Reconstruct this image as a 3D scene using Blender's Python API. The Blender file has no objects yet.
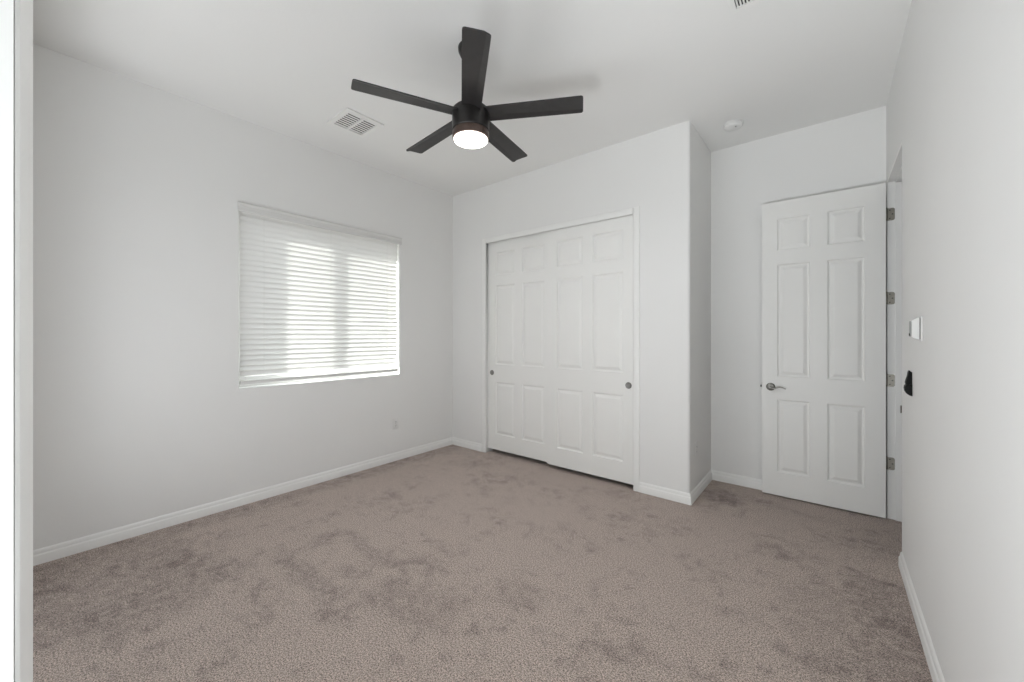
import bpy, bmesh, math, random
from mathutils import Vector, Matrix
random.seed(7)
PI = math.pi
sc = bpy.context.scene
COL = sc.collection

# ------------------------------------------------------------------ camera
F_PX, HORIZON = 393.59, 334.8
YAW = 0.67959
CAM_H = 1.3451
cam_data = bpy.data.cameras.new('camera')
cam = bpy.data.objects.new('camera', cam_data)
COL.objects.link(cam)
cam.location = (0, 0, CAM_H)
cam.rotation_euler = (PI / 2, 0, YAW)
cam_data.sensor_fit = 'HORIZONTAL'
cam_data.sensor_width = 36.0
cam_data.lens = F_PX / 1024 * 36.0
cam_data.shift_y = (HORIZON - 341.0) / 1024.0
cam_data.clip_start = 0.02
sc.camera = cam

# ------------------------------------------------------------------ view / light settings
sc.view_settings.view_transform = 'Standard'
sc.view_settings.look = 'None'
sc.view_settings.gamma = 1.0
sc.view_settings.use_curve_mapping = False
sc.view_settings.exposure = 0.10
try:
    sc.cycles.max_bounces = 14
    sc.cycles.diffuse_bounces = 10
    sc.cycles.transmission_bounces = 10
    sc.cycles.transparent_max_bounces = 16
except Exception:
    pass

SKY_STRENGTH = 3.2
SUN_STRENGTH = 23.0
FAN_LAMP = 8.0
HALL_FILL = 68.0
FRONT_FILL, FRONT_UPFILL = 24.0, 25.0
PASSAGE_FILL = 0.3

world = bpy.data.worlds.new('World')
sc.world = world
world.use_nodes = True
wn, wl = world.node_tree.nodes, world.node_tree.links
wn.clear()
wo = wn.new('ShaderNodeOutputWorld')
wb = wn.new('ShaderNodeBackground')
wt = wn.new('ShaderNodeTexCoord')
ws = wn.new('ShaderNodeSeparateXYZ')
wr = wn.new('ShaderNodeValToRGB')
wm = wn.new('ShaderNodeMapRange')
wm.inputs['From Min'].default_value = -1
wm.inputs['From Max'].default_value = 1
wl.new(wt.outputs['Generated'], ws.inputs[0])
wl.new(ws.outputs['Z'], wm.inputs['Value'])
wl.new(wm.outputs[0], wr.inputs['Fac'])
e = wr.color_ramp.elements
e[0].position = 0.46
e[0].color = (0.30, 0.28, 0.25, 1)
e[1].position = 0.54
e[1].color = (0.93, 0.97, 1.0, 1)
wl.new(wr.outputs['Color'], wb.inputs['Color'])
wb.inputs['Strength'].default_value = SKY_STRENGTH
wl.new(wb.outputs[0], wo.inputs['Surface'])


def light(name, kind, loc, energy, direction=(0, 0, -1), color=(1, 1, 1), **kw):
    ld = bpy.data.lights.new(name, kind)
    ld.energy = energy
    ld.color = color
    for k, v in kw.items():
        setattr(ld, k, v)
    o = bpy.data.objects.new(name, ld)
    COL.objects.link(o)
    o.location = loc
    o.rotation_euler = Vector(direction).to_track_quat('-Z', 'Y').to_euler()
    return o


# low sun raking along the outside of the window wall
light('sun', 'SUN', (-8, -12, 8), SUN_STRENGTH, direction=(1.0, 2.2, -1.20),
      color=(1.0, 0.97, 0.93), angle=math.radians(1.2))

# ------------------------------------------------------------------ room measures (metres)
XL, XR = -3.618, 0.325          # left wall, right wall
YB, YA = 3.313, 4.023           # closet wall, entry alcove wall
XO = -0.865                     # outer corner of the closet
H = 3.048
WT = 0.12                       # wall thickness
FAN = (-1.657, 1.662)
FZ = -0.018                     # drop of the fan body

# ceiling fan lamp (light that leaves the diffuser)
light('fan_lamp', 'AREA', (FAN[0], FAN[1], 2.498 + FZ), FAN_LAMP, color=(0.97, 0.97, 1.0),
      shape='DISK', size=0.18)
# added fill behind the viewpoint, no known lamp there; brightens ceiling and walls
light('hall_fill', 'AREA', (-0.40, -0.72, 0.45), HALL_FILL, direction=(0.12, 0.40, 1.0), color=(0.93, 0.97, 1.0),
      shape='RECTANGLE', size=0.70, size_y=0.9)
# added soft fills, unseen, shining in through the made-up opening beside the viewpoint
light('front_fill', 'AREA', (-1.75, -1.45, 0.75), FRONT_FILL, direction=(0.0, 1.0, 1.1), color=(0.93, 0.965, 1.0),
      shape='RECTANGLE', size=2.0, size_y=1.2)
light('front_upfill', 'AREA', (-1.9, -0.75, 0.5), FRONT_UPFILL, direction=(0.0, 0.35, 1.0), color=(0.93, 0.965, 1.0),
      shape='RECTANGLE', size=2.0, size_y=1.2)
# weak fill added in the unseen passage behind the open door
light('passage_fill', 'AREA', (1.0, 2.6, 2.98), PASSAGE_FILL, color=(1.0, 0.98, 0.95),
      shape='DISK', size=0.4)


# ------------------------------------------------------------------ materials
def mat(name, color, rough=0.5, metallic=0.0, spec=0.5, bump=None, noise=None):
    m = bpy.data.materials.new(name)
    m.use_nodes = True
    n, l = m.node_tree.nodes, m.node_tree.links
    b = n['Principled BSDF']
    b.inputs['Base Color'].default_value = (*color, 1)
    b.inputs['Roughness'].default_value = rough
    b.inputs['Metallic'].default_value = metallic
    b.inputs['Specular IOR Level'].default_value = spec
    if bump or noise:
        tc = n.new('ShaderNodeTexCoord')
    if bump:
        scale, strength, dist = bump
        t = n.new('ShaderNodeTexNoise')
        t.inputs['Scale'].default_value = scale
        t.inputs['Detail'].default_value = 4
        bp = n.new('ShaderNodeBump')
        bp.inputs['Strength'].default_value = strength
        bp.inputs['Distance'].default_value = dist
        l.new(tc.outputs['Object'], t.inputs['Vector'])
        l.new(t.outputs['Fac'], bp.inputs['Height'])
        l.new(bp.outputs['Normal'], b.inputs['Normal'])
    if noise:
        scale, amt = noise
        t2 = n.new('ShaderNodeTexNoise')
        t2.inputs['Scale'].default_value = scale
        r = n.new('ShaderNodeValToRGB')
        r.color_ramp.elements[0].position = 0.3
        r.color_ramp.elements[1].position = 0.7
        r.color_ramp.elements[0].color = (*[c * (1 - amt) for c in color], 1)
        r.color_ramp.elements[1].color = (*[min(1, c * (1 + amt)) for c in color], 1)
        l.new(tc.outputs['Object'], t2.inputs['Vector'])
        l.new(t2.outputs['Fac'], r.inputs['Fac'])
        l.new(r.outputs['Color'], b.inputs['Base Color'])
    return m


M = {}
M['wall'] = mat('wall_paint', (0.80, 0.80, 0.790), 0.75, spec=0.25, bump=(55, 0.08, 0.004), noise=(1.5, 0.008))
M['hall_wall'] = mat('hall_bounce_cut', (0.30, 0.30, 0.295), 0.8, spec=0.2, bump=(55, 0.08, 0.004), noise=(1.5, 0.01))  # unseen hall walls, greyed to cut light bounced onto the near jamb
M['ceiling'] = mat('ceiling_paint', (0.80, 0.80, 0.790), 0.85, spec=0.2, bump=(70, 0.1, 0.004), noise=(1.2, 0.008))
M['trim'] = mat('trim_paint', (0.84, 0.84, 0.825), 0.42, spec=0.4, noise=(3, 0.006))
M['door'] = mat('door_paint', (0.83, 0.83, 0.81), 0.45, spec=0.4, bump=(140, 0.03, 0.001), noise=(3, 0.006))
M['vinyl'] = mat('white_vinyl', (0.80, 0.80, 0.79), 0.4, noise=(6, 0.01))
M['plastic'] = mat('white_plastic', (0.76, 0.76, 0.75), 0.42, noise=(20, 0.01))
M['slot'] = mat('dark_slot', (0.02, 0.02, 0.02), 0.7, noise=(30, 0.1))
M['control'] = mat('warm_white_plastic', (0.66, 0.66, 0.645), 0.5, noise=(20, 0.01))
M['grey'] = mat('grey_plastic', (0.30, 0.31, 0.30), 0.4, noise=(30, 0.05))
M['nickel'] = mat('satin_nickel', (0.30, 0.29, 0.27), 0.3, metallic=1.0, noise=(60, 0.06))
M['hinge'] = mat('dull_nickel', (0.30, 0.285, 0.25), 0.42, metallic=0.85, noise=(60, 0.08))
M['bronze'] = mat('dark_bronze', (0.026, 0.024, 0.023), 0.38, metallic=0.3, spec=0.45, noise=(40, 0.1))
M['ring_glow'] = mat('bronze_lamp_glow', (0.10, 0.068, 0.056), 0.35, metallic=0.4, noise=(40, 0.1))  # brown tone stands in for the lamp's glow on dark bronze
M['blade'] = mat('blade_espresso', (0.030, 0.028, 0.028), 0.42, spec=0.4, bump=(200, 0.05, 0.0005), noise=(25, 0.12))
M['black'] = mat('black_plastic', (0.004, 0.004, 0.004), 0.6, spec=0.2, noise=(60, 0.3))
M['valance'] = mat('valance_vinyl', (0.70, 0.70, 0.685), 0.5, noise=(6, 0.01))
M['pull'] = mat('dark_nickel', (0.24, 0.235, 0.225), 0.38, metallic=0.9, noise=(60, 0.08))
M['vent'] = mat('vent_enamel', (0.80, 0.80, 0.785), 0.45, noise=(10, 0.01))
M['cord'] = mat('white_cord', (0.78, 0.78, 0.77), 0.7, noise=(90, 0.05))
M['outside_wall'] = mat('stucco', (0.62, 0.58, 0.52), 0.9, bump=(40, 0.4, 0.01), noise=(8, 0.06))

# blind slats: white, letting some daylight through
m = bpy.data.materials.new('blind_slat')
m.use_nodes = True
n, l = m.node_tree.nodes, m.node_tree.links
b = n['Principled BSDF']
b.inputs['Base Color'].default_value = (0.86, 0.86, 0.855, 1)
b.inputs['Roughness'].default_value = 0.4
tr = n.new('ShaderNodeBsdfTranslucent')
tr.inputs['Color'].default_value = (0.90, 0.90, 0.89, 1)
mx = n.new('ShaderNodeMixShader')
mx.inputs['Fac'].default_value = 0.30
l.new(b.outputs[0], mx.inputs[1])
l.new(tr.outputs[0], mx.inputs[2])
l.new(mx.outputs[0], n['Material Output'].inputs['Surface'])
M['slat'] = m

# window glass
m = bpy.data.materials.new('window_glass')
m.use_nodes = True
n, l = m.node_tree.nodes, m.node_tree.links
n.remove(n['Principled BSDF'])
tp = n.new('ShaderNodeBsdfTransparent')
tp.inputs['Color'].default_value = (0.93, 0.95, 0.94, 1)
gl = n.new('ShaderNodeBsdfGlossy')
gl.inputs['Roughness'].default_value = 0.02
mx = n.new('ShaderNodeMixShader')
mx.inputs['Fac'].default_value = 0.07
l.new(tp.outputs[0], mx.inputs[1])
l.new(gl.outputs[0], mx.inputs[2])
l.new(mx.outputs[0], n['Material Output'].inputs['Surface'])
M['glass'] = m

# lit lamp diffuser
m = bpy.data.materials.new('lit_diffuser')
m.use_nodes = True
n, l = m.node_tree.nodes, m.node_tree.links
b = n['Principled BSDF']
b.inputs['Base Color'].default_value = (0.9, 0.88, 0.84, 1)
b.inputs['Roughness'].default_value = 0.5
b.inputs['Emission Color'].default_value = (1.0, 0.93, 0.84, 1)
b.inputs['Emission Strength'].default_value = 5.0
M['diffuser'] = m


def carpet_material():
    m = bpy.data.materials.new('carpet')
    m.use_nodes = True
    n, l = m.node_tree.nodes, m.node_tree.links
    b = n['Principled BSDF']
    b.inputs['Roughness'].default_value = 0.95
    b.inputs['Specular IOR Level'].default_value = 0.1
    b.inputs['Sheen Weight'].default_value = 0.15
    b.inputs['Sheen Roughness'].default_value = 0.5
    tc = n.new('ShaderNodeTexCoord')

    def noise(scale, detail, rough=0.55, dist=0.0, vec=None):
        t = n.new('ShaderNodeTexNoise')
        t.inputs['Scale'].default_value = scale
        t.inputs['Detail'].default_value = detail
        t.inputs['Roughness'].default_value = rough
        t.inputs['Distortion'].default_value = dist
        l.new(vec if vec else tc.outputs['Object'], t.inputs['Vector'])
        return t.outputs['Fac']

    def ramp(fac, p0, p1, v0=0.0, v1=1.0):
        r = n.new('ShaderNodeMapRange')
        r.interpolation_type = 'SMOOTHSTEP'
        r.inputs['From Min'].default_value = p0
        r.inputs['From Max'].default_value = p1
        r.inputs['To Min'].default_value = v0
        r.inputs['To Max'].default_value = v1
        l.new(fac, r.inputs['Value'])
        return r.outputs['Result']

    def math_(op, a, c):
        x = n.new('ShaderNodeMath')
        x.operation = op
        for i, v in enumerate((a, c)):
            if isinstance(v, (int, float)):
                x.inputs[i].default_value = v
            else:
                l.new(v, x.inputs[i])
        return x.outputs[0]

    # brushed pile: large blotches where the nap lies the other way
    blot = math_('ADD', math_('MULTIPLY', noise(2.3, 9, 0.76, 0.0), 0.5), math_('MULTIPLY', noise(10.5, 8, 0.80, 0.0), 0.5))
    nap = ramp(blot, 0.49, 0.62)
    # a rectangular furniture / vacuum mark pressed into the pile
    sep = n.new('ShaderNodeSeparateXYZ')
    wv = n.new('ShaderNodeTexNoise')
    wv.inputs['Scale'].default_value = 6
    wv.inputs['Detail'].default_value = 3
    l.new(tc.outputs['Object'], wv.inputs['Vector'])
    vm = n.new('ShaderNodeVectorMath')
    vm.operation = 'MULTIPLY_ADD'
    l.new(wv.outputs['Color'], vm.inputs[0])
    vm.inputs[1].default_value = (0.22, 0.22, 0.0)
    l.new(tc.outputs['Object'], vm.inputs[2])
    l.new(vm.outputs[0], sep.inputs[0])

    def box_mask(cx, cy, hx, hy, ang, soft=0.05):
        c, s = math.cos(ang), math.sin(ang)
        dx = math_('SUBTRACT', sep.outputs['X'], cx + 0.11)
        dy = math_('SUBTRACT', sep.outputs['Y'], cy + 0.11)
        u = math_('ABSOLUTE', math_('ADD', math_('MULTIPLY', dx, c), math_('MULTIPLY', dy, s)), 0)
        v = math_('ABSOLUTE', math_('SUBTRACT', math_('MULTIPLY', dy, c), math_('MULTIPLY', dx, s)), 0)
        return math_('MULTIPLY', ramp(u, hx - soft, hx + soft, 1, 0), ramp(v, hy - soft, hy + soft, 1, 0))

    marks = None
    for args in CARPET_MARKS:
        k = math_('MULTIPLY', box_mask(*args[:5]), args[5])
        marks = k if marks is None else math_('MAXIMUM', marks, k)
    rag = ramp(noise(18, 7, 0.78), 0.40, 0.60, 0.15, 1.0)
    nap = math_('MINIMUM', math_('ADD', math_('MULTIPLY', nap, 0.70), math_('MULTIPLY', marks, rag)), 1.0)
    # yarn tufts
    fine = noise(150, 3, 0.8)
    tuft = noise(330, 2, 0.7)
    fib = math_('ADD', math_('MULTIPLY', fine, 0.6), math_('MULTIPLY', tuft, 0.4))
    mixc = n.new('ShaderNodeMix')
    mixc.data_type = 'RGBA'
    mixc.inputs[6].default_value = (*CARPET_LIGHT, 1)
    mixc.inputs[7].default_value = (*CARPET_DARK, 1)
    l.new(nap, mixc.inputs[0])
    gain = ramp(fib, 0.39, 0.61, 0.22, 1.78)
    vs = n.new('ShaderNodeVectorMath')
    vs.operation = 'SCALE'
    l.new(mixc.outputs[2], vs.inputs[0])
    l.new(gain, vs.inputs['Scale'])
    l.new(vs.outputs[0], b.inputs['Base Color'])
    bp = n.new('ShaderNodeBump')
    bp.inputs['Strength'].default_value = 0.55
    bp.inputs['Distance'].default_value = 0.008
    l.new(fib, bp.inputs['Height'])
    l.new(bp.outputs['Normal'], b.inputs['Normal'])
    return m


CARPET_LIGHT = (0.440, 0.366, 0.325)
CARPET_DARK = (0.225, 0.180, 0.165)
CARPET_MARKS = [  # cx, cy, half x, half y, angle, strength
    (-2.27, 0.975, 0.34, 0.055, 0.0, 0.75),
    (-2.30, 1.370, 0.30, 0.050, 0.0, 0.65),
    (-2.58, 1.180, 0.05, 0.20, 0.0, 0.6),
    (-2.10, 1.180, 0.12, 0.05, 0.3, 0.5),
    (-2.70, 0.330, 0.28, 0.20, 0.3, 0.55),
    (-2.75, 0.700, 0.20, 0.10, 0.4, 0.6),
    (-1.62, 1.220, 0.26, 0.14, 0.3, 0.5),
    (-3.10, 0.250, 0.50, 0.40, 0.0, 0.55),
    (-3.50, 1.700, 0.10, 1.60, 0.0, 0.50),
    (-1.25, 1.580, 0.12, 0.10, 0.2, 0.45),
    (-0.70, 3.640, 0.15, 0.13, 0.3, 0.85),
    (-0.30, 3.700, 0.30, 0.06, -0.2, 0.4),
    (0.20, 2.300, 0.13, 0.70, 0.0, 0.7),
    (0.00, 2.250, 0.16, 0.40, 0.2, 0.4),
]
M['carpet'] = carpet_material()


# ------------------------------------------------------------------ helpers
def smooth(bm, ang=35):
    for f in bm.faces:
        f.smooth = True
    lim = math.radians(ang)
    for ed in bm.edges:
        if len(ed.link_faces) == 2 and ed.calc_face_angle(0) > lim:
            ed.smooth = False


def obj(name, bm, m, parent=None, origin=None, shade=None):
    """Link a bmesh (built in world coordinates) as one mesh object."""
    bmesh.ops.remove_doubles(bm, verts=bm.verts, dist=1e-5)
    bmesh.ops.recalc_face_normals(bm, faces=bm.faces)
    off = Vector((0, 0, 0))
    if parent is not None:
        p = parent
        while p is not None:
            off += p.location
            p = p.parent
    org = Vector(origin) if origin else off
    bmesh.ops.translate(bm, verts=bm.verts, vec=-org)
    if shade:
        smooth(bm, shade)
    me = bpy.data.meshes.new(name)
    bm.to_mesh(me)
    bm.free()
    me.materials.append(m)
    o = bpy.data.objects.new(name, me)
    COL.objects.link(o)
    if parent is not None:
        o.parent = parent
        o.location = org - off
    else:
        o.location = org
    return o


def tag(o, label=None, cat=None, group=None, kind=None):
    if label: o['label'] = label
    if cat: o['category'] = cat
    if group: o['group'] = group
    if kind: o['kind'] = kind
    return o


def thing(name, loc, label, cat, group=None, kind=None):
    o = bpy.data.objects.new(name, None)
    o.empty_display_size = 0.1
    COL.objects.link(o)
    o.location = loc
    return tag(o, label, cat, group, kind)


def box(bm, x0, x1, y0, y1, z0, z1, bevel=0.0, seg=2):
    r = bmesh.ops.create_cube(bm, size=1.0)
    vs = r['verts']
    for v in vs:
        v.co = Vector((x0 + (v.co.x + .5) * (x1 - x0), y0 + (v.co.y + .5) * (y1 - y0), z0 + (v.co.z + .5) * (z1 - z0)))
    if bevel:
        es = list({ed for v in vs for ed in v.link_edges})
        bmesh.ops.bevel(bm, geom=es, offset=bevel, segments=seg, profile=0.5, affect='EDGES', clamp_overlap=True)
    return vs


def prism(bm, poly, z0, z1):
    """Vertical extrusion of a plan polygon."""
    a = [bm.verts.new((x, y, z0)) for x, y in poly]
    c = [bm.verts.new((x, y, z1)) for x, y in poly]
    bm.faces.new(a[::-1])
    bm.faces.new(c)
    k = len(poly)
    for i in range(k):
        bm.faces.new((a[i], a[(i + 1) % k], c[(i + 1) % k], c[i]))


def sweep(bm, prof, p0, p1, outv, upv=(0, 0, 1), m0=0.0, m1=0.0, caps=(True, True)):
    """Extrude profile (out, up) from p0 to p1; m0/m1 mitre the ends by that factor of 'out'."""
    p0, p1, outv, upv = Vector(p0), Vector(p1), Vector(outv), Vector(upv)
    d = (p1 - p0).normalized()
    a = [bm.verts.new(p0 + outv * o + upv * u + d * (o * m0)) for o, u in prof]
    c = [bm.verts.new(p1 + outv * o + upv * u + d * (o * m1)) for o, u in prof]
    if caps[0]: bm.faces.new(a[::-1])
    if caps[1]: bm.faces.new(c)
    k = len(prof)
    for i in range(k):
        bm.faces.new((a[i], a[(i + 1) % k], c[(i + 1) % k], c[i]))


def lathe(bm, prof, seg=48, axis='Z', center=(0, 0, 0), cap=True):
    """Spin (radius, height) around an axis."""
    c = Vector(center)

    def P(r, h, t):
        x, y = r * math.cos(t), r * math.sin(t)
        if axis == 'Z': return c + Vector((x, y, h))
        if axis == 'Y': return c + Vector((x, h, y))
        return c + Vector((h, x, y))
    rings = []
    for r, h in prof:
        if r < 1e-6:
            rings.append([bm.verts.new(P(0, h, 0))])
        else:
            rings.append([bm.verts.new(P(r, h, 2 * PI * i / seg)) for i in range(seg)])
    for A, B in zip(rings, rings[1:]):
        for i in range(seg):
            j = (i + 1) % seg
            if len(A) == 1 and len(B) == 1: continue
            if len(A) == 1: bm.faces.new((A[0], B[i], B[j]))
            elif len(B) == 1: bm.faces.new((A[i], A[j], B[0]))
            else: bm.faces.new((A[i], A[j], B[j], B[i]))
    if cap:
        for R in (rings[0], rings[-1]):
            if len(R) > 2: bm.faces.new(R)


def tube(bm, pts, radii, seg=12, flat=1.0):
    pts = [Vector(p) for p in pts]
    rings = []
    for i, p in enumerate(pts):
        d = (pts[min(i + 1, len(pts) - 1)] - pts[max(i - 1, 0)]).normalized()
        ref = Vector((0, 0, 1)) if abs(d.z) < 0.9 else Vector((0, 1, 0))
        s = d.cross(ref).normalized()
        u = s.cross(d).normalized()
        r = radii[i] if hasattr(radii, '__len__') else radii
        rings.append([bm.verts.new(p + s * (r * flat * math.cos(2 * PI * k / seg)) + u * (r * math.sin(2 * PI * k / seg))) for k in range(seg)])
    for A, B in zip(rings, rings[1:]):
        for k in range(seg):
            bm.faces.new((A[k], A[(k + 1) % seg], B[(k + 1) % seg], B[k]))
    bm.faces.new(rings[0][::-1])
    bm.faces.new(rings[-1])


def dup(o, parent=None):
    c = o.copy()
    COL.objects.link(c)
    if parent is not None: c.parent = parent
    for ch in [x for x in o.children]:
        dup(ch, c)
    return c


def arc(cx, cy, r, a0, a1, k=8):
    return [(cx + r * math.cos(a0 + (a1 - a0) * i / k), cy + r * math.sin(a0 + (a1 - a0) * i / k)) for i in range(k + 1)]


# ------------------------------------------------------------------ room shell
DOOR_Y0, DOOR_Y1, DOOR_H = 3.212, 3.985, 2.458      # doorway in right wall
WIN_Y0, WIN_Y1, WIN_Z0, WIN_Z1 = 1.060, 2.548, 0.920, 2.385
CL_X0, CL_X1, CL_H, CAS_Z = -3.062, -1.318, 2.432, 2.387          # closet opening
ENT_X0, ENT_X1 = -0.640, 0.240                      # doorway the photograph is taken from
OPN_X0, OPN_X1, OPN_H = -3.20, -0.95, 2.65            # unseen opening added in the same wall to let the fills in
HX0, HX1, HY0 = -0.80, 1.60, -2.20                  # hallway behind / beside
OX0, OY1 = XL - 0.19, YA + WT

# floor
bm = bmesh.new()
box(bm, OX0, HX1 + WT, HY0 - WT, OY1, -0.12, 0.0)
tag(obj('floor', bm, M['carpet']), 'taupe cut pile carpet with brushed darker patches', 'carpet floor', kind='structure')
# ceiling
bm = bmesh.new()
box(bm, OX0, HX1 + WT, HY0 - WT, OY1, H, H + 0.15)
tag(obj('ceiling', bm, M['ceiling']), 'flat white painted ceiling of the bedroom', 'ceiling', kind='structure')

def wall_with_hole(bm, O, U, D, su, sz, hole, bevel, bevel_sides):
    """Slab spanning su along unit U and sz upward, thickness along D (vectors); hole = (u0, u1, z0, z1)
    seen on the face at O; the rim edges named in bevel_sides are rounded."""
    O, U, D = Vector(O), Vector(U), Vector(D)
    us = [su[0], hole[0], hole[1], su[1]]
    zs = [sz[0]] + ([hole[2]] if hole[2] > sz[0] + 1e-6 else []) + [hole[3], sz[1]]
    V = {}

    def v(i, j, k):
        if (i, j, k) not in V:
            V[i, j, k] = bm.verts.new(O + U * us[i] + Vector((0, 0, zs[j])) + D * k)
        return V[i, j, k]
    nz = len(zs) - 1
    hj = nz - 2
    solid = {(i, j) for i in range(3) for j in range(nz)} - {(1, hj)}
    for i, j in solid:
        for k in (0, 1):
            bm.faces.new((v(i, j, k), v(i + 1, j, k), v(i + 1, j + 1, k), v(i, j + 1, k)))
        for di, dj, a_, c_ in ((-1, 0, (i, j), (i, j + 1)), (1, 0, (i + 1, j), (i + 1, j + 1)), (0, -1, (i, j), (i + 1, j)), (0, 1, (i, j + 1), (i + 1, j + 1))):
            if (i + di, j + dj) not in solid:
                bm.faces.new((v(*a_, 0), v(*c_, 0), v(*c_, 1), v(*a_, 1)))
    bm.edges.ensure_lookup_table()
    want = {'lo': ((1, hj), (1, hj + 1)), 'hi': ((2, hj), (2, hj + 1)), 'bottom': ((1, hj), (2, hj)), 'top': ((1, hj + 1), (2, hj + 1))}
    es = [bm.edges.get((v(*want[n_][0], 0), v(*want[n_][1], 0))) for n_ in bevel_sides]
    bmesh.ops.bevel(bm, geom=es, offset=bevel, segments=5, profile=0.5, affect='EDGES')


# left wall with window opening (rounded drywall edges)
bm = bmesh.new()
wall_with_hole(bm, (XL, 0, 0), (0, 1, 0), (-0.19, 0, 0), (HY0 - WT, OY1), (0, H), (WIN_Y0, WIN_Y1, WIN_Z0, WIN_Z1), 0.010, ('lo', 'hi', 'bottom', 'top'))
tag(obj('wall_left', bm, M['wall'], shade=30), 'white painted left wall around the window', 'wall', kind='structure')

# closet wall with its return into the entry alcove (bullnose corner)
bm = bmesh.new()
prism(bm, [(XL, YB), (CL_X0, YB), (CL_X0, YB + WT), (XL, YB + WT)], 0, H)
box(bm, CL_X0, CL_X1, YB, YB + WT, CL_H, H)
R = 0.022
prism(bm, [(CL_X1, YB)] + arc(XO - R, YB + R, R, -PI / 2, 0) + [(XO, YA), (XO - WT, YA), (XO - WT, YB + WT), (CL_X1, YB + WT)], 0, H)
tag(obj('wall_back', bm, M['wall'], shade=40), 'white wall around the sliding closet doors, with rounded outer corner', 'wall', kind='structure')

# alcove wall
bm = bmesh.new()
box(bm, XL, HX1, YA, OY1, 0, H)
tag(obj('wall_alcove', bm, M['wall']), 'white wall of the entry alcove behind the open door', 'wall', kind='structure')

# right wall with doorway
bm = bmesh.new()
wall_with_hole(bm, (XR, 0, 0), (0, 1, 0), (WT, 0, 0), (-WT, YA), (0, H), (DOOR_Y0, DOOR_Y1 + 0.012, 0, DOOR_H + 0.021), 0.010, ('lo', 'top'))
tag(obj('wall_right', bm, M['wall'], shade=30), 'white painted right wall with the bedroom doorway', 'wall', kind='structure')

# front wall, with the doorway the camera looks through
bm = bmesh.new()
FY = -0.0068
box(bm, XL, OPN_X0, -WT, FY, 0, H)
box(bm, OPN_X0, OPN_X1, -WT, FY, OPN_H, H)
box(bm, OPN_X1, ENT_X0 - 0.018, -WT, FY, 0, H)
box(bm, ENT_X1 + 0.018, XR, -WT, FY, 0, H)
box(bm, ENT_X0 - 0.018, ENT_X1 + 0.018, -WT, FY, DOOR_H + 0.018, H)
tag(obj('wall_front', bm, M['wall']), 'white wall with the doorway the view is taken from', 'wall', kind='structure')

# hallway shell behind the camera and beside the right wall
bm = bmesh.new()
box(bm, XL, HX1, HY0 - WT, HY0, 0, H)
tag(obj('wall_hall_end', bm, M['hall_wall']), 'hallway wall behind the viewpoint, greyed to cut bounced light', 'wall', kind='structure')
bm = bmesh.new()
box(bm, HX0 - WT, HX0, HY0, -WT, 0, H)
tag(obj('wall_hall_left', bm, M['hall_wall']), 'hallway side wall left of the viewpoint, greyed to cut bounced light', 'wall', kind='structure')
bm = bmesh.new()
box(bm, HX1, HX1 + WT, HY0 - WT, OY1, 0, H)
tag(obj('wall_hall_right', bm, M['hall_wall']), 'hallway side wall beyond the bedroom door, greyed to cut bounced light', 'wall', kind='structure')

# ------------------------------------------------------------------ baseboards
BP = [(0, 0), (0.015, 0), (0.015, 0.050), (0.0135, 0.055), (0.0095, 0.060), (0.0090, 0.070), (0.0075, 0.078), (0.004, 0.084), (0.001, 0.087), (0, 0.087)]


def base(name, segs, label):
    bm = bmesh.new()
    for p0, p1, ov, m0, m1 in segs:
        sweep(bm, BP, p0, p1, ov, m0=m0, m1=m1, caps=(m0 >= 0 and not (m0 == -1), m1 != 1))
    return tag(obj(name, bm, M['trim'], shade=30), label, 'baseboard', kind='structure')


CAS = 0.058
base('baseboard_left', [((XL, FY, 0), (XL, YB, 0), (1, 0, 0), 0, -1)], 'white baseboard along the window wall')
base('baseboard_closet', [((XL, YB, 0), (CL_X0 - CAS + 0.008, YB, 0), (0, -1, 0), 1, 0)], 'short white baseboard between room corner and closet casing')
base('baseboard_return', [((CL_X1 + CAS - 0.008, YB, 0), (XO, YB, 0), (0, -1, 0), 0, 1),
                          ((XO, YB, 0), (XO, YA, 0), (1, 0, 0), -1, -1)], 'white baseboard wrapping the outer closet corner')
base('baseboard_alcove', [((XO, YA, 0), (XR, YA, 0), (0, -1, 0), 1, 0)], 'white baseboard on the alcove wall, running behind the open door')
base('baseboard_right', [((XR, FY, 0), (XR, DOOR_Y0 - 0.012, 0), (-1, 0, 0), 0, 0)], 'white baseboard along the right wall')

# ------------------------------------------------------------------ closet casing
bm = bmesh.new()
cy0 = YB - 0.011
x0, x1 = CL_X0 + 0.008, CL_X1 - 0.008
CP = [(0, 0), (0.0, 0.002), (0.009, 0.0045), (0.011, 0.010), (0.011, CAS - 0.006), (0.009, CAS - 0.002), (0.005, CAS), (0, CAS)]
# jambs, header: profile (out = -Y, up = away from opening)
sweep(bm, CP, (x0, YB, 0), (x0, YB, CAS_Z + CAS), (0, -1, 0), (-1, 0, 0))
sweep(bm, CP, (x1, YB, 0), (x1, YB, CAS_Z + CAS), (0, -1, 0), (1, 0, 0))
sweep(bm, CP, (x0, YB, CAS_Z), (x1, YB, CAS_Z), (0, -1, 0), (0, 0, 1))
tag(obj('trim_1', bm, M['trim'], shade=30), 'white flat casing framing the closet opening', 'closet casing', kind='structure')


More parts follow.
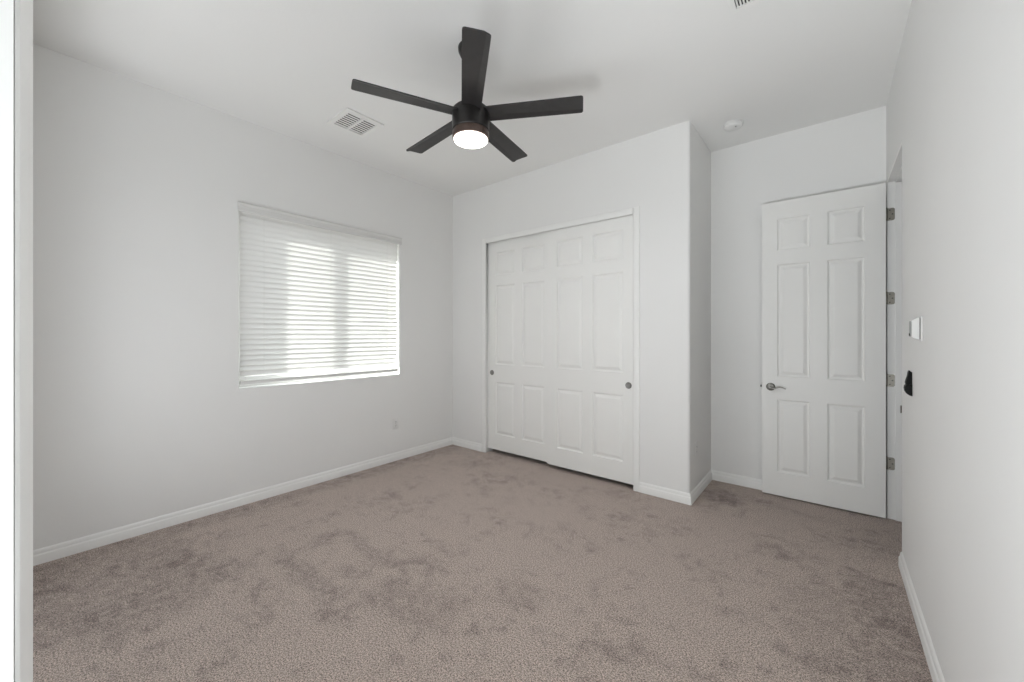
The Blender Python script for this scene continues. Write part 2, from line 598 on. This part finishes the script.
# ------------------------------------------------------------------ six panel doors
def panel_door(bm, X0, Y0, Z0, w, hgt, t, cols, rows, both=True):
    """Slab with front at Y0 (facing -Y); cols / rows are panel extents measured from the slab's corner."""
    RINGS = [(0.0, 0.0), (0.003, 0.007), (0.010, 0.0115), (0.017, 0.0115), (0.022, 0.010), (0.040, 0.0025), (0.044, 0.0018)]
    xs = sorted({0.0, w} | {c for a in cols for c in a})
    zs = sorted({0.0, hgt} | {c for a in rows for c in a})

    def side(yf, sgn):
        for i in range(len(xs) - 1):
            for j in range(len(zs) - 1):
                a, c, d, e_ = xs[i], xs[i + 1], zs[j], zs[j + 1]
                if (a, c) in cols and (d, e_) in rows:
                    prev = None
                    for ins, dep in RINGS:
                        q = [bm.verts.new((X0 + X, yf + sgn * dep, Z0 + Z)) for X, Z in
                             ((a + ins, d + ins), (c - ins, d + ins), (c - ins, e_ - ins), (a + ins, e_ - ins))]
                        if prev:
                            for k in range(4):
                                bm.faces.new((prev[k], prev[(k + 1) % 4], q[(k + 1) % 4], q[k]))
                        prev = q
                    bm.faces.new(prev)
                else:
                    bm.faces.new([bm.verts.new((X0 + X, yf, Z0 + Z)) for X, Z in ((a, d), (c, d), (c, e_), (a, e_))])
    side(Y0, 1)
    if both:
        side(Y0 + t, -1)
    else:
        for i in range(len(xs) - 1):
            for j in range(len(zs) - 1):
                bm.faces.new([bm.verts.new((X0 + X, Y0 + t, Z0 + Z)) for X, Z in
                              ((xs[i], zs[j]), (xs[i + 1], zs[j]), (xs[i + 1], zs[j + 1]), (xs[i], zs[j + 1]))])
    for i in range(len(xs) - 1):
        for zz in (0, hgt):
            bm.faces.new([bm.verts.new((X0 + X, Y, Z0 + zz)) for X, Y in
                          ((xs[i], Y0), (xs[i + 1], Y0), (xs[i + 1], Y0 + t), (xs[i], Y0 + t))])
    for j in range(len(zs) - 1):
        for xx in (0, w):
            bm.faces.new([bm.verts.new((X0 + xx, Y, Z0 + Z)) for Y, Z in
                          ((Y0, zs[j]), (Y0 + t, zs[j]), (Y0 + t, zs[j + 1]), (Y0, zs[j + 1]))])


ROWS = [(0.195, 0.797), (0.985, 1.915), (2.032, 2.292)]


def cup_pull(x, y, z, parent, label):
    bm = bmesh.new()
    lathe(bm, [(0.0, -0.0012), (0.018, -0.0014), (0.0205, -0.002), (0.0225, -0.0045), (0.026, -0.0052), (0.0285, -0.0035), (0.029, 0.0)], 40, 'Y', (x, y, z), cap=False)
    o = obj('finger_pull', bm, M['pull'], parent, origin=(x, y, z), shade=30)
    o['label'] = label
    return o


# closet sliding doors: the right one runs in front
W_ = 0.905
crow = [(0.185, 0.775), (0.975, 1.865), (1.982, 2.238)]
X_ = CL_X1 - W_ - 0.003
d2 = thing('door_2', (X_ + W_ / 2, YB + 0.022, 0.042), 'white six panel sliding closet door, right one running in front', 'closet door', kind='structure')
bm = bmesh.new()
panel_door(bm, X_, YB + 0.008, 0.042, W_, 2.378, 0.028, [(0.118, 0.404), (0.508, 0.805)], [(p - 0.005, q - 0.005) for p, q in crow], both=False)
obj('door_slab', bm, M['door'], d2)
cup_pull(-1.372, YB + 0.008, 0.902, d2, 'round nickel finger pull at the right edge')
X_ = CL_X0 + 0.003
d3 = thing('door_3', (X_ + W_ / 2, YB + 0.052, 0.047), 'white six panel sliding closet door, left one sliding behind the other', 'closet door', kind='structure')
bm = bmesh.new()
panel_door(bm, X_, YB + 0.038, 0.047, W_, 2.373, 0.028, [(0.112, 0.388), (0.490, 0.778)], [(p - 0.010, q - 0.010) for p, q in crow], both=False)
obj('door_slab', bm, M['door'], d3)
cup_pull(-3.000, YB + 0.038, 0.915, d3, 'round nickel finger pull at the left edge')
# sliding track above, floor guide strip inside
bm = bmesh.new()
box(bm, CL_X0 + 0.001, CL_X1 - 0.001, YB + 0.010, YB + 0.112, CL_H - 0.006, CL_H - 0.0005)
tag(obj('trim_2', bm, M['nickel']), 'metal track above the closet doors', 'closet track', kind='structure')

# ------------------------------------------------------------------ hinged bedroom door
DX0, DX1, DY0, DT = -0.449, 0.3155, 3.930, 0.035
d1 = thing('door_1', (DX1, DY0 + DT / 2, 0.012), 'white six panel bedroom door standing open against the alcove wall', 'door', kind='structure')
bm = bmesh.new()
panel_door(bm, DX0, DY0, 0.012, DX1 - DX0, 2.438, DT, [(0.108, 0.324), (0.434, 0.652)], ROWS)
obj('door_slab', bm, M['door'], d1)


def lever(sign, yface):
    """Lever set; sign -1 is the side facing the room."""
    hx, hz = DX0 + 0.062, 0.910
    k = 1.0 if sign < 0 else 0.75
    bm = bmesh.new()
    lathe(bm, [(0.0, sign * 0.013 * k), (0.018, sign * 0.013 * k), (0.027, sign * 0.010 * k), (0.0315, sign * 0.005 * k), (0.0325, 0.0)], 40, 'Y', (hx, yface, hz), cap=False)
    h = obj('door_handle', bm, M['nickel'], d1, origin=(hx, yface, hz), shade=30)
    h['label'] = 'satin nickel lever handle'
    bm = bmesh.new()
    y1 = yface + sign * 0.046 * k
    lathe(bm, [(0.0105, sign * 0.012 * k), (0.0105, sign * 0.045 * k), (0.006, sign * 0.054 * k), (0, sign * 0.055 * k)], 20, 'Y', (hx, yface, hz), cap=False)
    pts, rad = [], []
    for i in range(15):
        t = i / 14
        pts.append((hx + 0.112 * t - 0.004, y1 + sign * (-0.004 * math.sin(PI * t)), hz - 0.001 - 0.007 * math.sin(2 * PI * min(1, t * 1.08)) - 0.004 * t * t))
        rad.append(0.0082 - 0.0042 * t)
    tube(bm, pts, rad, 12, 0.75)
    lv = obj('lever', bm, M['nickel'], h, shade=40)


lever(-1, DY0 - 0.0002)
lever(1, DY0 + DT + 0.0002)
bm = bmesh.new()
box(bm, DX0 - 0.0025, DX0 - 0.0002, DY0 + 0.005, DY0 + 0.030, 0.882, 0.940, 0.001)
lf = obj('latch_plate', bm, M['nickel'], d1)
bm = bmesh.new()
box(bm, DX0 - 0.013, DX0 - 0.0027, DY0 + 0.010, DY0 + 0.024, 0.902, 0.920, 0.002)
obj('latch_bolt', bm, M['bronze'], lf)['label'] = 'dark latch bolt'

JY = 3.972          # face of the hinge jamb
for hz in (2.225, 1.612, 1.012, 0.405):
    hg = None
    bm = bmesh.new()
    px, py = XR - 0.0035, JY - 0.0085
    for k in range(5):      # knuckle barrel in five pieces
        za = hz - 0.045 + k * 0.018
        lathe(bm, [(0.0, za + 0.0004), (0.0058, za + 0.0004), (0.0062, za + 0.001), (0.0062, za + 0.017), (0.0058, za + 0.0176), (0.0, za + 0.0176)], 16, 'Z', (px, py, 0), cap=False)
    lathe(bm, [(0.0, hz + 0.0455), (0.0048, hz + 0.0455), (0.0048, hz + 0.049), (0.0, hz + 0.051)], 16, 'Z', (px, py, 0), cap=False)
    hg = obj('hinge', bm, M['hinge'], d1, origin=(px, py, hz), shade=40)
    hg['label'] = 'dull nickel butt hinge'
    # leaf let into the jamb, rounded outer corners
    bm = bmesh.new()
    rr = 0.012
    xa, xb = px + 0.006, XR + 0.041
    pl = [(xa, hz - 0.045)] + arc(xb - rr, hz - 0.045 + rr, rr, -PI / 2, 0, 6) + arc(xb - rr, hz + 0.045 - rr, rr, 0, PI / 2, 6) + [(xa, hz + 0.045)]
    ya, yb = JY - 0.0032, JY - 0.0004
    A = [bm.verts.new((x, ya, z)) for x, z in pl]
    B = [bm.verts.new((x, yb, z)) for x, z in pl]
    bm.faces.new(A); bm.faces.new(B[::-1])
    for i in range(len(pl)):
        j = (i + 1) % len(pl)
        bm.faces.new((A[i], B[i], B[j], A[j]))
    leaf = obj('hinge_leaf', bm, M['hinge'], hg)
    for sx, sz in ((0.012, 0.030), (0.026, 0.0), (0.012, -0.030)):
        bm = bmesh.new()
        lathe(bm, [(0.0, -0.0006), (0.0036, -0.0010), (0.0042, 0.0)], 14, 'Y', (xa + sx, ya - 0.0002, hz + sz), cap=False)
        s = obj('screw', bm, M['bronze'], hg, shade=40)

# door frame in the right wall: jambs, head and stops
fr = thing('trim_3', (XR + WT / 2, (DOOR_Y0 + DOOR_Y1) / 2, 0), 'white door frame set in the right wall doorway', 'door frame', kind='structure')
bm = bmesh.new()
box(bm, XR + 0.001, XR + WT, JY, DOOR_Y1 + 0.011, 0, DOOR_H + 0.020, 0.0015)
obj('hinge_jamb', bm, M['trim'], fr)
bm = bmesh.new()
box(bm, XR + 0.014, XR + WT, DOOR_Y0 + 0.0005, DOOR_Y0 + 0.0125, 0, DOOR_H, 0.0015)
lj = obj('latch_jamb', bm, M['trim'], fr)
bm = bmesh.new()
box(bm, XR + 0.001, XR + WT, DOOR_Y0 + 0.0005, JY - 0.0005, DOOR_H + 0.0005, DOOR_H + 0.020, 0.0015)
obj('head_jamb', bm, M['trim'], fr)
bm = bmesh.new()
box(bm, XR + 0.043, XR + 0.080, JY - 0.0115, JY - 0.0005, 0.0, DOOR_H - 0.012, 0.002)
obj('door_stop', bm, M['trim'], fr)
bm = bmesh.new()
box(bm, XR + 0.043, XR + 0.080, DOOR_Y0 + 0.013, JY - 0.0005, DOOR_H - 0.0115, DOOR_H, 0.002)
obj('door_stop', bm, M['trim'], fr)
bm = bmesh.new()
box(bm, XR + 0.043, XR + 0.080, DOOR_Y0 + 0.013, DOOR_Y0 + 0.024, 0.0, DOOR_H - 0.012, 0.002)
obj('door_stop', bm, M['trim'], fr)
# strike plate with a curved lip reaching past the wall face
bm = bmesh.new()
pts = [(XR + 0.040, DOOR_Y0 + 0.0145), (XR + 0.012, DOOR_Y0 + 0.0145), (XR + 0.003, DOOR_Y0 + 0.013), (XR - 0.004, DOOR_Y0 + 0.008), (XR - 0.0065, DOOR_Y0 + 0.001),
       (XR - 0.005, DOOR_Y0 + 0.001), (XR - 0.0025, DOOR_Y0 + 0.007), (XR + 0.004, DOOR_Y0 + 0.0116), (XR + 0.012, DOOR_Y0 + 0.0128), (XR + 0.040, DOOR_Y0 + 0.0128)]
prism(bm, pts, 0.888, 0.932)
obj('strike_plate', bm, M['hinge'], lj)['label'] = 'nickel strike plate with curved lip'

# entry door casing at the left edge of the view
EX = ENT_X0
ef = thing('trim_4', ((ENT_X0 + ENT_X1) / 2, -WT / 2, 0), 'white doorway frame close to the viewpoint at the left edge', 'door frame', kind='structure')
bm = bmesh.new()
box(bm, EX - 0.017, EX, -WT - 0.001, FY - 0.0002, 0, DOOR_H, 0.0005)
obj('side_jamb', bm, M['trim'], ef)
bm = bmesh.new()
box(bm, ENT_X1, ENT_X1 + 0.017, -WT - 0.001, FY - 0.0003, 0, DOOR_H, 0.0015)
obj('side_jamb', bm, M['trim'], ef)
bm = bmesh.new()
box(bm, EX - 0.017, ENT_X1 + 0.017, -WT - 0.001, FY - 0.0003, DOOR_H + 0.0005, DOOR_H + 0.0175, 0.0015)
obj('head_jamb', bm, M['trim'], ef)
ECP = [(0, 0), (0.0030, 0.0), (0.0040, 0.0012), (0.0042, 0.008), (0.0052, 0.012), (0.0082, 0.022), (0.0092, 0.026), (0.0092, 0.036), (0.0105, 0.039), (0.0122, 0.044), (0.0122, 0.054), (0.010, 0.057), (0, 0.057)]
bm = bmesh.new()
sweep(bm, ECP, (EX - 0.005, FY + 0.0003, 0), (EX - 0.005, FY + 0.0003, DOOR_H + 0.062), (0, 1, 0), (-1, 0, 0))
obj('casing', bm, M['trim'], ef, shade=30)
bm = bmesh.new()
sweep(bm, ECP, (EX - 0.0045, FY + 0.0003, DOOR_H + 0.005), (ENT_X1 + 0.0045, FY + 0.0003, DOOR_H + 0.005), (0, 1, 0), (0, 0, 1))
obj('casing', bm, M['trim'], ef, shade=30)
bm = bmesh.new()
sweep(bm, ECP, (ENT_X1 + 0.005, FY + 0.0003, 0), (ENT_X1 + 0.005, FY + 0.0003, DOOR_H + 0.062), (0, 1, 0), (1, 0, 0))
obj('casing', bm, M['trim'], ef, shade=30)

# ------------------------------------------------------------------ window
w1 = thing('window_1', (XL - 0.12, (WIN_Y0 + WIN_Y1) / 2, WIN_Z0), 'two pane sliding window behind the closed white blind', 'window', kind='structure')
WX0, WX1 = XL - 0.188, XL - 0.132
fw = 0.042
bm = bmesh.new()
box(bm, WX0, WX1, WIN_Y0, WIN_Y0 + fw, WIN_Z0, WIN_Z1, 0.003)
box(bm, WX0, WX1, WIN_Y1 - fw, WIN_Y1, WIN_Z0, WIN_Z1, 0.003)
box(bm, WX0, WX1, WIN_Y0 + fw, WIN_Y1 - fw, WIN_Z0, WIN_Z0 + fw, 0.003)
box(bm, WX0, WX1, WIN_Y0 + fw, WIN_Y1 - fw, WIN_Z1 - fw, WIN_Z1, 0.003)
obj('window_frame', bm, M['vinyl'], w1)
YC = 1.64
for (ya, yb, xa) in ((WIN_Y0 + fw, YC + 0.022, XL - 0.160), (YC - 0.022, WIN_Y1 - fw, XL - 0.185)):
    bm = bmesh.new()
    sw = 0.040
    za, zb = WIN_Z0 + fw, WIN_Z1 - fw
    box(bm, xa, xa + 0.022, ya, ya + sw, za, zb, 0.002)
    box(bm, xa, xa + 0.022, yb - sw, yb, za, zb, 0.002)
    box(bm, xa, xa + 0.022, ya + sw, yb - sw, za, za + sw, 0.002)
    box(bm, xa, xa + 0.022, ya + sw, yb - sw, zb - sw, zb, 0.002)
    s = obj('sash', bm, M['vinyl'], w1)
    bm = bmesh.new()
    box(bm, xa + 0.009, xa + 0.013, ya + sw, yb - sw, za + sw, zb - sw)
    obj('pane', bm, M['glass'], s)

# ------------------------------------------------------------------ blind
bl = thing('window_blind', (XL - 0.03, (WIN_Y0 + WIN_Y1) / 2, WIN_Z0), 'closed white horizontal slat blind filling the window on the left wall', 'window blind')
BY0, BY1 = WIN_Y0 + 0.012, WIN_Y1 - 0.014
BX = XL - 0.030         # middle plane of the slats
# valance with small ogee and returned ends
bm = bmesh.new()
VP = [(0, 0), (0.010, 0.0), (0.0125, 0.003), (0.0125, 0.012), (0.0105, 0.016), (0.0105, 0.048), (0.014, 0.054), (0.0165, 0.060), (0.0165, 0.068), (0.014, 0.072), (0, 0.072)]
sweep(bm, VP, (XL + 0.004, WIN_Y0 - 0.012, 2.318), (XL + 0.004, WIN_Y1 + 0.014, 2.318), (1, 0, 0))
obj('valance', bm, M['valance'], bl, shade=30)
bm = bmesh.new()
box(bm, BX - 0.026, BX + 0.026, BY0, BY1, 2.335, 2.380, 0.002)
obj('head_rail', bm, M['plastic'], bl)
# slats
PITCH, SW, TILT = 0.0425, 0.050, math.radians(66)
NS = 31
Z_TOP = 2.312


def slat_mesh():
    bm = bmesh.new()
    k = 6
    up_, lo = [], []
    for i in range(k + 1):
        t = i / k - 0.5
        crown = 0.0035 * (1 - (2 * t) ** 2)
        for lst, th in ((up_, 0.0014), (lo, -0.0014)):
            a, nrm = t * SW, crown + th
            # room side edge up: direction along slat = (cos, sin) in (x, z)
            lst.append((a * math.cos(TILT) - nrm * math.sin(TILT), a * math.sin(TILT) + nrm * math.cos(TILT)))
    loop = up_ + lo[::-1]
    A = [bm.verts.new((BX + x, BY0, Z_TOP + z)) for x, z in loop]
    B = [bm.verts.new((BX + x, BY1, Z_TOP + z)) for x, z in loop]
    bm.faces.new(A); bm.faces.new(B[::-1])
    for i in range(len(loop)):
        j = (i + 1) % len(loop)
        bm.faces.new((A[i], A[j], B[j], B[i]))
    return bm


s0 = obj('slat', slat_mesh(), M['slat'], bl, origin=(BX, (BY0 + BY1) / 2, Z_TOP), shade=40)
base_loc = s0.location.copy()
for i in range(1, NS):
    c = s0.copy()
    COL.objects.link(c)
    c.parent = bl
    c.location = base_loc + Vector((random.uniform(-.0008, .0008), 0, -i * PITCH))
    c.rotation_euler = (random.uniform(-.0006, .0006), random.uniform(-.02, .02) + math.radians(9) * max(0, (i - 14) / 16), 0)
# bottom rail
bm = bmesh.new()
box(bm, BX - 0.010, BX + 0.018, BY0, BY1, 0.950, 0.980, 0.004)
obj('bottom_rail', bm, M['valance'], bl)  # darker valance tone stands in for shade on the rail
# ladder cords, front and back
for yc in (1.24, 1.80, 2.40):
    bm = bmesh.new()
    for xc in (BX + 0.0165, BX - 0.0165):
        tube(bm, [(xc, yc, 0.965), (xc, yc, 2.34)], 0.0011, 6)
    obj('ladder_cord', bm, M['cord'], bl)

# ------------------------------------------------------------------ ceiling fan
fx, fy = FAN
fan = thing('ceiling_fan', (fx, fy, H), 'dark five blade ceiling fan with lit round lamp, hung from the ceiling', 'ceiling fan')
bm = bmesh.new()
lathe(bm, [(0.0, 3.047), (0.073, 3.047), (0.075, 3.043), (0.073, 3.020), (0.062, 2.998), (0.034, 2.986), (0.018, 2.982), (0.0, 2.982)], 48, 'Z', (fx, fy, 0), cap=False)
obj('canopy', bm, M['bronze'], fan, shade=35)
bm = bmesh.new()
lathe(bm, [(0.0125, 2.983), (0.0125, 2.712), (0.022, 2.710), (0.022, 2.686)], 24, 'Z', (fx, fy, 0))
obj('downrod', bm, M['bronze'], fan, shade=35)
bm = bmesh.new()
lathe(bm, [(0.0, 2.706), (0.060, 2.706), (0.098, 2.700), (0.108, 2.690), (0.110, 2.680), (0.110, 2.572), (0.107, 2.568), (0.104, 2.5675), (0.0, 2.5675)], 64, 'Z', (fx, fy, FZ), cap=False)
obj('motor_housing', bm, M['bronze'], fan, shade=35)
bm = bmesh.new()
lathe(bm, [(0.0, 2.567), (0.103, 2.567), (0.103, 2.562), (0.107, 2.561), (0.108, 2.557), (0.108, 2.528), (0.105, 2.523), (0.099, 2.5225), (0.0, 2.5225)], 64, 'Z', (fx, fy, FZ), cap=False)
obj('light_ring', bm, M['ring_glow'], fan, shade=35)['label'] = 'bronze ring holding the lamp, with the lamp glow painted in brown'
bm = bmesh.new()
lathe(bm, [(0.0, 2.522), (0.099, 2.522), (0.1005, 2.518), (0.097, 2.512), (0.080, 2.507), (0.045, 2.504), (0.0, 2.503)], 64, 'Z', (fx, fy, FZ), cap=False)
obj('lamp_diffuser', bm, M['diffuser'], fan, shade=60)['label'] = 'glowing white round lamp cover'

BR, BZ, BW = 0.656, 2.651, 0.128
PITCH_B = math.radians(-6)


def blade_mesh():
    """Blade along +X from the hub; crease running to one edge with a turned-down strip."""
    bm = bmesh.new()
    XS = [k / 16 * 0.96 for k in range(17)] + [0.965, 0.970, 0.976, 0.982, 0.988, 0.992, 0.996, 0.9985, 1.0]
    n_ = len(XS) - 1
    top, bot = [], []
    for i in range(n_ + 1):
        t = XS[i]
        x = 0.085 + (BR - 0.085) * t
        wl_ = BW * (0.44 + 0.06 * t)
        wr_ = BW * (0.44 + 0.06 * t)
        rc = 0.015
        dx = (BR - x)
        cut = 0.0
        if dx < rc:
            cut = rc - math.sqrt(max(0, rc * rc - (rc - dx) ** 2))
        ya, yb = -wl_ + cut, wr_ - cut
        yc = yb - BW * (0.36 - 0.20 * t)
        ym = (ya + yc) / 2
        drop = 0.010 * (1 - 0.3 * t)
        rowt = [(ya, 0.0), (ym, 0.0005), (yc, 0.0), (yb, -drop)]
        th = 0.0065
        top.append([(x, y, z + th / 2) for y, z in rowt])
        bot.append([(x, y, z - th / 2) for y, z in rowt])
    cp, sp = math.cos(PITCH_B), math.sin(PITCH_B)

    def V(p):
        x, y, z = p
        return bm.verts.new((fx + x, fy + y * cp - z * sp, BZ + y * sp + z * cp))
    T = [[V(p) for p in row] for row in top]
    Bv = [[V(p) for p in row] for row in bot]
    for i in range(n_):
        for k in range(3):
            bm.faces.new((T[i][k], T[i + 1][k], T[i + 1][k + 1], T[i][k + 1]))
            bm.faces.new((Bv[i][k], Bv[i][k + 1], Bv[i + 1][k + 1], Bv[i + 1][k]))
        bm.faces.new((T[i][0], Bv[i][0], Bv[i + 1][0], T[i + 1][0]))
        bm.faces.new((T[i][3], T[i + 1][3], Bv[i + 1][3], Bv[i][3]))
    for i in (0, n_):
        for k in range(3):
            bm.faces.new((T[i][k], T[i][k + 1], Bv[i][k + 1], Bv[i][k]))
    return bm


TH0 = -2.004
b0 = obj('blade', blade_mesh(), M['blade'], fan, origin=(fx, fy, BZ), shade=12)
b0.rotation_euler = (0, 0, TH0)
for k in range(1, 5):
    c = b0.copy()
    COL.objects.link(c)
    c.parent = fan
    c.rotation_euler = (0, 0, TH0 + k * 2 * PI / 5)


# ------------------------------------------------------------------ ceiling registers
def register(x0, x1, y0, y1, banks, label, along, nl, lw, ltilt):
    root = thing('ceiling_vent', ((x0 + x1) / 2, (y0 + y1) / 2, H), label, 'air vent')
    zb, zt = H - 0.0115, H - 0.0005
    bm = bmesh.new()
    ys = sorted({y0, y1} | {v for b_ in banks for v in b_[2:]})
    xs = sorted({x0, x1} | {v for b_ in banks for v in b_[:2]})
    for i in range(len(xs) - 1):
        for j in range(len(ys) - 1):
            cx, cy = (xs[i] + xs[i + 1]) / 2, (ys[j] + ys[j + 1]) / 2
            if not any(b_[0] < cx < b_[1] and b_[2] < cy < b_[3] for b_ in banks):
                box(bm, xs[i], xs[i + 1], ys[j], ys[j + 1], zb, zt)
    bmesh.ops.remove_doubles(bm, verts=bm.verts, dist=1e-5)
    obj('frame', bm, M['vent'], root)
    for (a, c_, d, e_) in banks:
        bm = bmesh.new()
        box(bm, a, c_, d, e_, H - 0.0018, H - 0.0006)  # solid dark sheet stands in for the shade inside the duct
        obj('duct_shade', bm, M['slot'], root)['label'] = 'dark sheet painted as the unlit duct behind the louvers'
        lo, hi = (a, c_) if along == 'Y' else (d, e_)
        st = (hi - lo) / nl
        for k in range(nl):
            u = lo + (k + 0.5) * st
            bm = bmesh.new()
            ct, sn = math.cos(ltilt) * lw / 2, math.sin(ltilt) * lw / 2
            zc = H - 0.0062
            th = 0.0006
            q = [(u - ct, zc - sn - th), (u + ct, zc + sn - th), (u + ct, zc + sn + th), (u - ct, zc - sn + th)]
            if along == 'Y':
                A = [bm.verts.new((p, d + 0.0008, z)) for p, z in q]
                B = [bm.verts.new((p, e_ - 0.0008, z)) for p, z in q]
            else:
                A = [bm.verts.new((a + 0.0008, p, z)) for p, z in q]
                B = [bm.verts.new((c_ - 0.0008, p, z)) for p, z in q]
            bm.faces.new(A); bm.faces.new(B[::-1])
            for i in range(4):
                j = (i + 1) % 4
                bm.faces.new((A[i], A[j], B[j], B[i]))
            obj('louver', bm, M['vent'], root)
    return root


register(-3.125, -2.806, 1.515, 1.826, [(-3.090, -2.846, 1.553, 1.661), (-3.090, -2.846, 1.681, 1.789)],
         'white ceiling air vent with two louvered halves, left of the fan', 'Y', 8, 0.0120, math.radians(12))
register(-0.404, -0.090, 2.030, 2.353, [(-0.378, -0.116, 2.056, 2.322)],
         'white ceiling air vent cut off by the top edge of the photo', 'Y', 18, 0.0085, math.radians(30))

# ------------------------------------------------------------------ smoke detector
sd = thing('smoke_detector', (-0.606, 3.590, H), 'round white smoke detector on the ceiling over the entry alcove', 'smoke detector')
bm = bmesh.new()
lathe(bm, [(0.0, H - 0.0005), (0.071, H - 0.0005), (0.072, H - 0.004), (0.071, H - 0.009), (0.066, H - 0.010)], 56, 'Z', (-0.606, 3.590, 0), cap=False)
obj('base_plate', bm, M['plastic'], sd, shade=35)
bm = bmesh.new()
lathe(bm, [(0.064, H - 0.0085), (0.066, H - 0.012), (0.066, H - 0.026), (0.062, H - 0.032), (0.050, H - 0.037), (0.030, H - 0.039), (0.0, H - 0.040)], 56, 'Z', (-0.606, 3.590, 0), cap=False)
obj('cover', bm, M['plastic'], sd, shade=50)
bm = bmesh.new()
lathe(bm, [(0.006, H - 0.0385), (0.006, H - 0.0405), (0.0, H - 0.041)], 16, 'Z', (-0.585, 3.565, 0), cap=False)
obj('test_button', bm, M['grey'], sd, shade=40)['label'] = 'small grey button'


# ------------------------------------------------------------------ outlets (face +X)
def outlet(x, y, z, label):
    root = thing('wall_outlet', (x, y, z), label, 'power outlet')
    bm = bmesh.new()
    box(bm, x + 0.0004, x + 0.0060, y - 0.035, y + 0.035, z - 0.057, z + 0.057, 0.003)
    obj('cover_plate', bm, M['plastic'], root, shade=40)
    for dz in (0.020, -0.020):
        bm = bmesh.new()
        box(bm, x + 0.0062, x + 0.0078, y - 0.0165, y + 0.0165, z + dz - 0.0140, z + dz + 0.0140, 0.004)
        rc = obj('receptacle', bm, M['plastic'], root, shade=40)
        bm = bmesh.new()
        for dy in (-0.0065, 0.0065):
            box(bm, x + 0.0079, x + 0.0084, y + dy - 0.0012, y + dy + 0.0012, z + dz - 0.001, z + dz + 0.0075)
        lathe(bm, [(0.0026, 0.0079), (0.0026, 0.0084), (0, 0.0084)], 12, 'X', (x, y, z + dz - 0.007), cap=False)
        obj('slots', bm, M['slot'], rc)
    bm = bmesh.new()
    lathe(bm, [(0.0032, 0.0061), (0.0028, 0.0072), (0.0, 0.0074)], 14, 'X', (x, y, z), cap=False)
    obj('screw', bm, M['nickel'], root)
    return root


outlet(XL, 2.492, 0.396, 'white duplex power outlet low on the wall right of the window')
outlet(XO, 3.495, 0.398, 'white duplex power outlet low on the closet return facing the alcove')

# ------------------------------------------------------------------ wall control on the right wall
sy, sz = 2.572, 1.374
sw_ = thing('wall_switch', (XR, sy, sz), 'white wall control with protruding tapered body, above the black holder', 'light switch')
bm = bmesh.new()
box(bm, XR - 0.0062, XR - 0.0004, sy - 0.037, sy + 0.037, sz - 0.057, sz + 0.057, 0.003)
obj('cover_plate', bm, M['plastic'], sw_, shade=40)
bm = bmesh.new()
A = [(XR - 0.0092, y, z) for y, z in ((sy - 0.024, sz - 0.052), (sy + 0.024, sz - 0.052), (sy + 0.024, sz + 0.052), (sy - 0.024, sz + 0.052))]
B = [(XR - 0.034, y, z) for y, z in ((sy - 0.020, sz - 0.040), (sy + 0.020, sz - 0.040), (sy + 0.020, sz + 0.036), (sy - 0.020, sz + 0.036))]
va = [bm.verts.new(p) for p in A]
vb = [bm.verts.new(p) for p in B]
bm.faces.new(va); bm.faces.new(vb[::-1])
for i in range(4):
    bm.faces.new((va[i], va[(i + 1) % 4], vb[(i + 1) % 4], vb[i]))
bmesh.ops.bevel(bm, geom=list(bm.edges), offset=0.002, segments=2, affect='EDGES')
obj('body', bm, M['control'], sw_, shade=40)
bm = bmesh.new()
box(bm, XR - 0.0090, XR - 0.0064, sy - 0.021, sy + 0.021, sz - 0.049, sz + 0.049)  # dark block in place of the shade between plate and body
obj('gap_shade', bm, M['slot'], sw_)['label'] = 'dark block painted as the shadow gap behind the body'
bm = bmesh.new()
box(bm, XR - 0.0385, XR - 0.0342, sy - 0.018, sy + 0.018, sz - 0.037, sz + 0.034, 0.0015)
obj('front_panel', bm, M['grey'], sw_, shade=40)['label'] = 'grey front panel'
bm = bmesh.new()
box(bm, XR - 0.0400, XR - 0.0387, sy - 0.012, sy + 0.012, sz - 0.034, sz - 0.022, 0.0005)
obj('button', bm, M['black'], sw_)['label'] = 'dark button'

# ------------------------------------------------------------------ black remote holder on the right wall
ky, kz = 2.845, 1.098
rh = thing('remote_holder', (XR, ky, kz), 'black bulging remote holder on the right wall beside the doorway', 'remote holder')


def side_prism(bm, prof, ya, yb, bevel):
    A = [bm.verts.new((XR - o, ya, z)) for o, z in prof]
    B = [bm.verts.new((XR - o, yb, z)) for o, z in prof]
    bm.faces.new(A); bm.faces.new(B[::-1])
    for i in range(len(prof)):
        j = (i + 1) % len(prof)
        bm.faces.new((A[i], A[j], B[j], B[i]))
    bmesh.ops.recalc_face_normals(bm, faces=bm.faces)
    es = [ed for ed in bm.edges if abs(ed.verts[0].co.y - ed.verts[1].co.y) < 1e-6]
    bmesh.ops.bevel(bm, geom=es, offset=bevel, segments=3, affect='EDGES', clamp_overlap=True)


bm = bmesh.new()
side_prism(bm, [(0.0006, 1.034), (0.010, 1.036), (0.019, 1.043), (0.026, 1.056), (0.028, 1.070), (0.027, 1.082), (0.022, 1.090), (0.012, 1.090), (0.006, 1.094), (0.0006, 1.094)], ky - 0.026, ky + 0.026, 0.003)
obj('cradle', bm, M['black'], rh, shade=45)
bm = bmesh.new()
side_prism(bm, [(0.0068, 1.0945), (0.0130, 1.0905), (0.0215, 1.0905), (0.0245, 1.100), (0.0215, 1.115), (0.0170, 1.133), (0.0150, 1.150), (0.0125, 1.160), (0.009, 1.163), (0.0068, 1.160)], ky - 0.020, ky + 0.020, 0.003)
obj('remote', bm, M['black'], rh, shade=45)
bm = bmesh.new()
box(bm, XR - 0.0064, XR - 0.0006, ky - 0.018, ky + 0.018, 1.0945, 1.156, 0.001)
obj('back_plate', bm, M['black'], rh)
